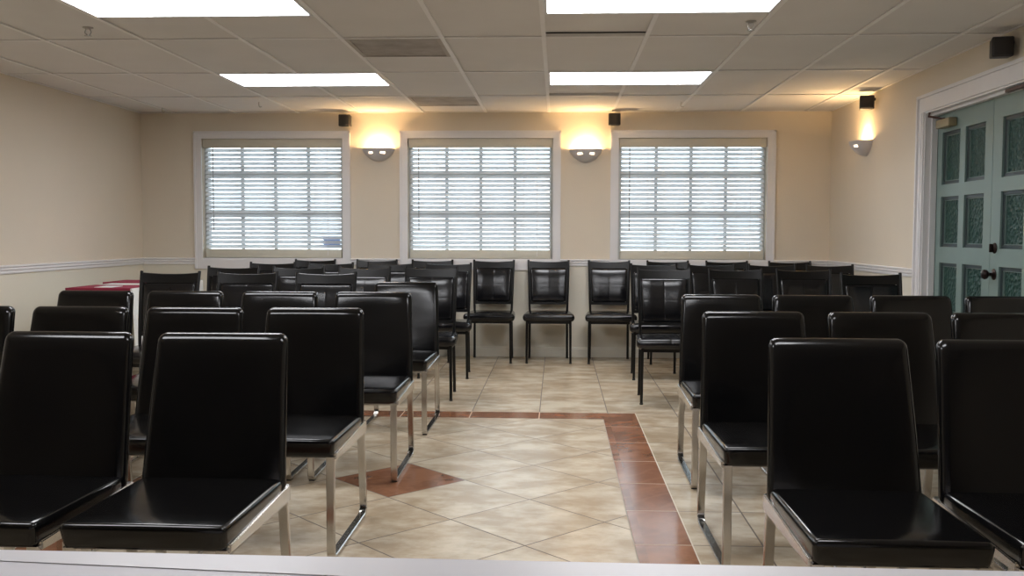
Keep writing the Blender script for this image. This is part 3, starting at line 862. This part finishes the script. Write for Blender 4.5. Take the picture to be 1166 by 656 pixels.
def make_pad_chair(label, loc, group):
    t = thing('dining_chair', label, 'chair', loc, 0, group)
    for s in (-1, 1):
        bm = bmesh.new(); tube(bm, [(s * .202, .016, .003), (s * .201, .017, .2), (s * .199, .020, .40)], .0105, 10, .0125); lg = obj('front_leg', bm, M['blackmetal'], t)
        gb = bmesh.new(); lathe(gb, [(.0125, 0), (.0125, .012), (.011, .014)], 12, Matrix.Translation((s * .202, .016, 0))); obj('foot_cap', gb, M['rubber'], lg)
    def post(z):
        """x, y of the rear post at height z"""
        if z < .42: k = z / .42; return (.182 - .004 * k, .412 - .022 * k)
        k = (z - .42) / .525; return (.178 + .0155 * k, .390 + .030 * k + .056 * k * k)
    for s in (-1, 1):
        bm = bmesh.new(); zs = [.003, .2, .40, .44, .50, .56, .62, .68, .74, .80, .86, .91, .945]
        tube(bm, [(s * post(z)[0], post(z)[1], z) for z in zs], .0115, 10, .0105); lg = obj('back_post', bm, M['blackmetal'], t)
        gb = bmesh.new(); lathe(gb, [(.0125, 0), (.0125, .012), (.011, .014)], 12, Matrix.Translation((s * .182, .412, 0))); obj('foot_cap', gb, M['rubber'], lg)
    def seat_fn(x, y, z):
        k = (z - .392) / .076
        dome = .012 * (1 - (x / .24) ** 2) * (1 - ((y - .18) / .22) ** 2) * max(0, k)
        sm = -.0035 * math.exp(-(x / .004) ** 2) if k > .5 else 0
        w = 1.0 - .12 * max(0, (y - .06)) / .36
        return (x * w, y, z + dome + sm)
    bm = rbox(bmesh.new(), (-.238, -.032, .392), (.238, .405, .462), .031, (4, 5, 1), 4, extra=((-.012, -.005, 0, .005, .012), (), ()), fn=seat_fn)
    obj('seat', bm, M['leather2'], t)
    bm = bmesh.new(); box(bm, -.195, .195, .012, .028, .370, .392); box(bm, -.182, .182, .385, .400, .370, .392)
    box(bm, -.200, -.184, .028, .385, .370, .392); box(bm, .184, .200, .028, .385, .370, .392)
    obj('seat_frame', bm, M['blackmetal'], t, False)
    def bow(x): return .016 * (1 - (x / .19) ** 2)
    def pad_fn(x, y, z):
        k = (z - .53) / .345; px, py = post(z)
        w = px / .182
        g = -math.exp(-(x / .003) ** 2) * .0011 - math.exp(-((z - .71) / .004) ** 2) * .0003
        puff = .010 * (1 - (x / .168) ** 4) * (1 - ((k - .5) * 2) ** 4)
        yy = py - .012 + y + bow(x)
        if y < .016: yy -= puff * .7 + g
        return (x * w, yy, z)
    bm = rbox(bmesh.new(), (-.166, -.002, .548), (.166, .036, .868), .018, (5, 1, 6), 3, extra=((-.010, -.004, 0, .004, .010), (), (.70, .706, .71, .714, .72)), fn=pad_fn)
    obj('back_pad', bm, M['leather2'], t)
    def rail(z0, z1, dip, th=.018):
        bm = bmesh.new(); n = 16; rings = []
        for i in range(n + 1):
            x = -1 + 2 * i / n; ring = []
            za, zb = z0, z1 - dip * (1 - x * x)
            for (yy, zz) in ((-th / 2, za), (th / 2, za), (th / 2, zb - .003), (th / 2 - .004, zb), (-th / 2 + .004, zb), (-th / 2, zb - .003)):
                px, py = post(zz); ring.append(bm.verts.new((x * (px - .004), py + yy + bow(x * .19), zz)))
            rings.append(ring)
        for i in range(n):
            for k in range(6): bm.faces.new((rings[i][k], rings[i][(k + 1) % 6], rings[i + 1][(k + 1) % 6], rings[i + 1][k]))
        bm.faces.new(rings[0][::-1]); bm.faces.new(rings[-1]); return bm
    obj('top_rail', rail(.868, .936, .010), M['blackmetal'], t)
    obj('lower_rail', rail(.522, .548, 0.0), M['blackmetal'], t)
    # thin frame between pad and posts
    for s in (-1, 1):
        bm = bmesh.new(); rings = []
        for z in (.545, .62, .70, .78, .87):
            px, py = post(z); w0 = .160 * px / .182
            rings.append([bm.verts.new((s * a, py + b + bow(w0), z)) for a, b in ((w0, -.004), (px - .002, -.004), (px - .002, .008), (w0, .008))])
        for i in range(4):
            for k in range(4): bm.faces.new((rings[i][k], rings[i][(k + 1) % 4], rings[i + 1][(k + 1) % 4], rings[i + 1][k]))
        bm.faces.new(rings[0][::-1]); bm.faces.new(rings[-1]); obj('back_frame', bm, M['blackmetal'], t, False)
    return t

ORD = ['first', 'second', 'third', 'fourth', 'fifth', 'sixth', 'seventh', 'eighth', 'ninth']
GB = 'black leather chairs with chrome sled legs'
GA = 'black padded dining chairs with black metal legs'
# rows of leather chairs: seat-front distance, then centres counted outward from the aisle
rows_b = [
    ('left', 0, 2.350, [-1.055, -1.553, -2.050]),
    ('left', 1, 3.380, [-1.021, -1.532, -2.028, -2.531]),
    ('left', 2, 4.490, [-0.980, -1.496, -2.005, -2.510]),
    ('left', 3, 5.570, [-0.984]),
    ('right', 0, 2.320, [0.847, 1.342]),
    ('right', 1, 3.340, [0.805, 1.309, 1.800]),
    ('right', 2, 4.440, [0.850, 1.322, 1.828, 2.312]),
]
proto_b = None
for side, r, y, xs in rows_b:
    for k, x in enumerate(xs):
        if side == 'left' and r == 0 and k == 2: continue
        lb = f'black leather chair with chrome legs, {ORD[r]} row from counter, {ORD[k]} {side} of aisle'
        loc = (x, y + R.uniform(-.006, .006), 0); rz = math.radians(R.uniform(-.7, .7))
        if proto_b is None:
            proto_b = make_chrome_chair(lb, loc, GB); proto_b.rotation_euler.z = rz
        else: dup(proto_b, loc, rz, lb, GB)
# rows of padded chairs: front-leg distance, then centres
rows_a = [
    ('left', 3, 5.74, [-1.514, -2.030, -2.547], 1),
    ('right', 3, 5.99, [2.085], 0),
    ('left', 2, 6.77, [-0.958, -1.474, -1.965, -2.477], 0),
    ('right', 2, 6.715, [0.798, 1.324, 1.818], 0),
    ('left', 1, 7.815, [-0.940, -1.450, -1.967, -2.485], 0),
    ('right', 1, 7.845, [0.834, 1.336, 1.835, 2.330], 0),
    ('wall', 0, 8.80, [-2.361, -1.762, -1.205, -0.628, -0.076, 0.497, 1.067, 1.629, 2.215], 0),
]
proto_a = None
for side, r, y, xs, k0 in rows_a:
    for k, x in enumerate(xs):
        if side == 'wall': lb = f'black padded dining chair backed against the window wall, {ORD[k]} from the left'
        elif side == 'right' and r == 3: lb = 'black padded dining chair standing alone in its row beside the green doors'
        else: lb = f'black padded dining chair, {ORD[r]} row out from window wall, {ORD[k + k0]} {side} of aisle'
        loc = (x, y + R.uniform(-.008, .008), 0); rz = math.radians(R.uniform(-1.2, 1.2))
        if side == 'wall' and k == 3: rz = math.radians(-2.0)
        if proto_a is None:
            proto_a = make_pad_chair(lb, loc, GA); proto_a.rotation_euler.z = rz
        else: dup(proto_a, loc, rz, lb, GA)

# ------------------------------------------------------------------ draped table by the left wall
TZ = 0.772
def table(x0, x1, y0, y1, label):
    t = thing('table', label, 'table', ((x0 + x1) / 2, (y0 + y1) / 2, 0))
    hx, hy = (x1 - x0) / 2 - .012, (y1 - y0) / 2 - .012
    obj('table_top', bbox(-hx, hx, -hy, hy, TZ - .035, TZ - .001, .004), M['sash'], t)
    for sx in (-1, 1):
        for sy in (-1, 1):
            bm = bmesh.new(); tube(bm, [(sx * (hx - .05), sy * (hy - .08), 0), (sx * (hx - .05), sy * (hy - .08), TZ - .035)], .014, 10); obj('leg', bm, M['steel'], t)
def drape(x0, x1, y0, y1, z, drops, wave=.006, off=.003, seed=1):
    """cloth lying on a top and hanging by drops = (x0 side, x1 side, y0 side, y1 side)"""
    bm = bmesh.new(); n = 24
    th = .002
    x0, x1, y0, y1 = x0 - off, x1 + off, y0 - off, y1 + off
    box(bm, x0, x1, y0, y1, z, z + th)
    def hang(a, b, nrm, d):
        if d <= 0: return
        a, b, nr = Vector((*a, 0)), Vector((*b, 0)), Vector((*nrm, 0)); L = (b - a).length
        m = max(8, int(L / .02)); f = []
        for j in range(6):
            v = j / 5; rr = []
            for i in range(m + 1):
                u = i / m
                o = (wave * math.sin(u * L * 26 + seed) + wave * .5 * math.sin(u * L * 61 + seed * 2) + wave * 1.2) * v
                rr.append(a + (b - a) * u + nr * o + Vector((0, 0, z + th - d * v)))
            f.append(rr)
        V = [[[bm.verts.new(p + nr * k * th) for p in r] for r in f] for k in (0, 1)]
        for k in (0, 1):
            for j in range(5):
                for i in range(m): bm.faces.new((V[k][j][i], V[k][j][i + 1], V[k][j + 1][i + 1], V[k][j + 1][i]))
        for j in (0, 5):
            for i in range(m): bm.faces.new((V[0][j][i], V[0][j][i + 1], V[1][j][i + 1], V[1][j][i]))
        for i in (0, m):
            for j in range(5): bm.faces.new((V[0][j][i], V[0][j + 1][i], V[1][j + 1][i], V[1][j][i]))
    hang((x0, y0), (x0, y1), (-1, 0), drops[0]); hang((x1, y0), (x1, y1), (1, 0), drops[1])
    hang((x0, y0), (x1, y0), (0, -1), drops[2]); hang((x0, y1), (x1, y1), (0, 1), drops[3])
    return bm
TA = (-3.735, -3.225, 7.12, 7.88)
TB = (-3.86, -3.20, 7.98, 8.50)
table(*TA, 'table hidden under a white cloth by the left wall, the one nearer the leather chairs')
table(*TB, 'table hidden under a white cloth by the left wall, the one nearer the windows')
o = obj('tablecloth', drape(*TA, TZ, (.47, .47, .47, .47)), M['cloth']); tag(o, 'white tablecloth hanging low over the table nearer the leather chairs', 'tablecloth', 'white tablecloths')
o = obj('tablecloth', drape(*TB, TZ, (.47, .47, .47, .47)), M['cloth']); tag(o, 'white tablecloth hanging low over the table nearer the windows', 'tablecloth', 'white tablecloths')
o = obj('table_runner', drape(TA[0] + .01, TA[1] - .005, TA[2] - .018, TA[2] + .44, TZ + .0035, (0, 0, .47, 0), .004, .0035, 2), M['burgundy']); tag(o, 'burgundy cloth hanging over the front edge of the nearer white draped table', 'table runner', 'burgundy runners')
o = obj('table_runner', drape(TB[0] + .01, TB[1] - .005, TB[2] - .018, TB[3] - .10, TZ + .0035, (0, 0, .06, 0), .004, .0035, 3), M['burgundy']); tag(o, 'burgundy cloth covering the top of the farther white draped table', 'table runner', 'burgundy runners')
bm = bbox(-.065, .065, -.10, .10, 0, .003, 0); o = obj('paper_sheet', bm, M['paper'], None, False, loc=(-3.47, TA[2] + .14, TZ + .0062)); tag(o, 'white sheet of paper lying on the burgundy runner', 'paper')

# ------------------------------------------------------------------ white counter in front of the camera
t = thing('counter', 'white counter along the bottom of the photo in front of the chairs', 'counter', (-.06, .70, 0), math.radians(-.4))
HX = 1.25
# the rear strip is a long wedge that widens towards the door side
bm = bmesh.new()
def prism(pts, z0, z1):
    lo = [bm.verts.new((x, y, z0)) for x, y in pts]; hi = [bm.verts.new((x, y, z1)) for x, y in pts]
    bm.faces.new(lo[::-1]); bm.faces.new(hi)
    for k in range(len(pts)): bm.faces.new((lo[k], lo[(k + 1) % len(pts)], hi[(k + 1) % len(pts)], hi[k]))
prism([(-HX, .439), (HX, .439 - .0), (HX, .20), (-.155, .372), (-HX, .437)], .772, .801)
bmesh.ops.bevel(bm, geom=[e for e in bm.edges if all(v.co.z > .79 for v in e.verts)], offset=.0012, segments=2, affect='EDGES')
obj('edge_strip', bm, M['counter_edge'], t)
bm = bmesh.new()
prism([(-HX, .438), (-.155, .3735), (HX, .2015), (HX, -.25), (-HX, -.25)], .772, .8000)
obj('worktop', bm, M['counter'], t, False)
bm = bmesh.new(); box(bm, -HX + .03, HX - .03, .36, .385, .0, .771); obj('front_panel', bm, M['counter'], t, False)
for s in (-1, 1):
    bm = bmesh.new(); box(bm, s * (HX - .03) - .012, s * (HX - .03) + .012, -.22, .358, 0, .771); obj('side_panel', bm, M['counter'], t, False)

# ------------------------------------------------------------------ outdoors
bm = bmesh.new(); box(bm, -40, 40, YB + TH + .01, 70, -.35, -.30); o = struct('ground_outside', bm, M['asphalt'])
# ------------------------------------------------------------------ sky, camera, output
w = bpy.data.worlds.new('World'); SC.world = w; w.use_nodes = True
bg = w.node_tree.nodes['Background']; bg.inputs[0].default_value = (0.78, 0.88, 1.0, 1); bg.inputs[1].default_value = 4.4

f, p, yw, r, hc = 1091.77, .0562, .0471, .0028, 1.1952
c, s = math.cos(yw), math.sin(yw); cp, sp = math.cos(p), math.sin(p)
right0 = Vector((c, s, 0)); fwd0 = Vector((-s, c, 0))
fwd = fwd0 * cp + Vector((0, 0, -sp)); up0 = fwd0 * sp + Vector((0, 0, cp))
rt = right0 * math.cos(r) + up0 * math.sin(r); up = up0 * math.cos(r) - right0 * math.sin(r)
cam = bpy.data.cameras.new('Camera'); co = bpy.data.objects.new('Camera', cam); COL.objects.link(co)
m = Matrix((rt, up, -fwd)).transposed().to_4x4(); m.translation = Vector((0, 0, hc)); co.matrix_world = m
cam.sensor_fit = 'HORIZONTAL'; cam.sensor_width = 36.0; cam.lens = f / 1166 * 36.0; cam.clip_start = .02; cam.clip_end = 300
SC.camera = co
vs = SC.view_settings
vs.view_transform = 'Standard'; vs.look = 'None'; vs.exposure = 0.36; vs.gamma = 1.0; vs.use_curve_mapping = False
try:
    SC.cycles.use_denoising = True
    SC.cycles.max_bounces = 10; SC.cycles.diffuse_bounces = 5; SC.cycles.transparent_max_bounces = 16
except Exception: pass
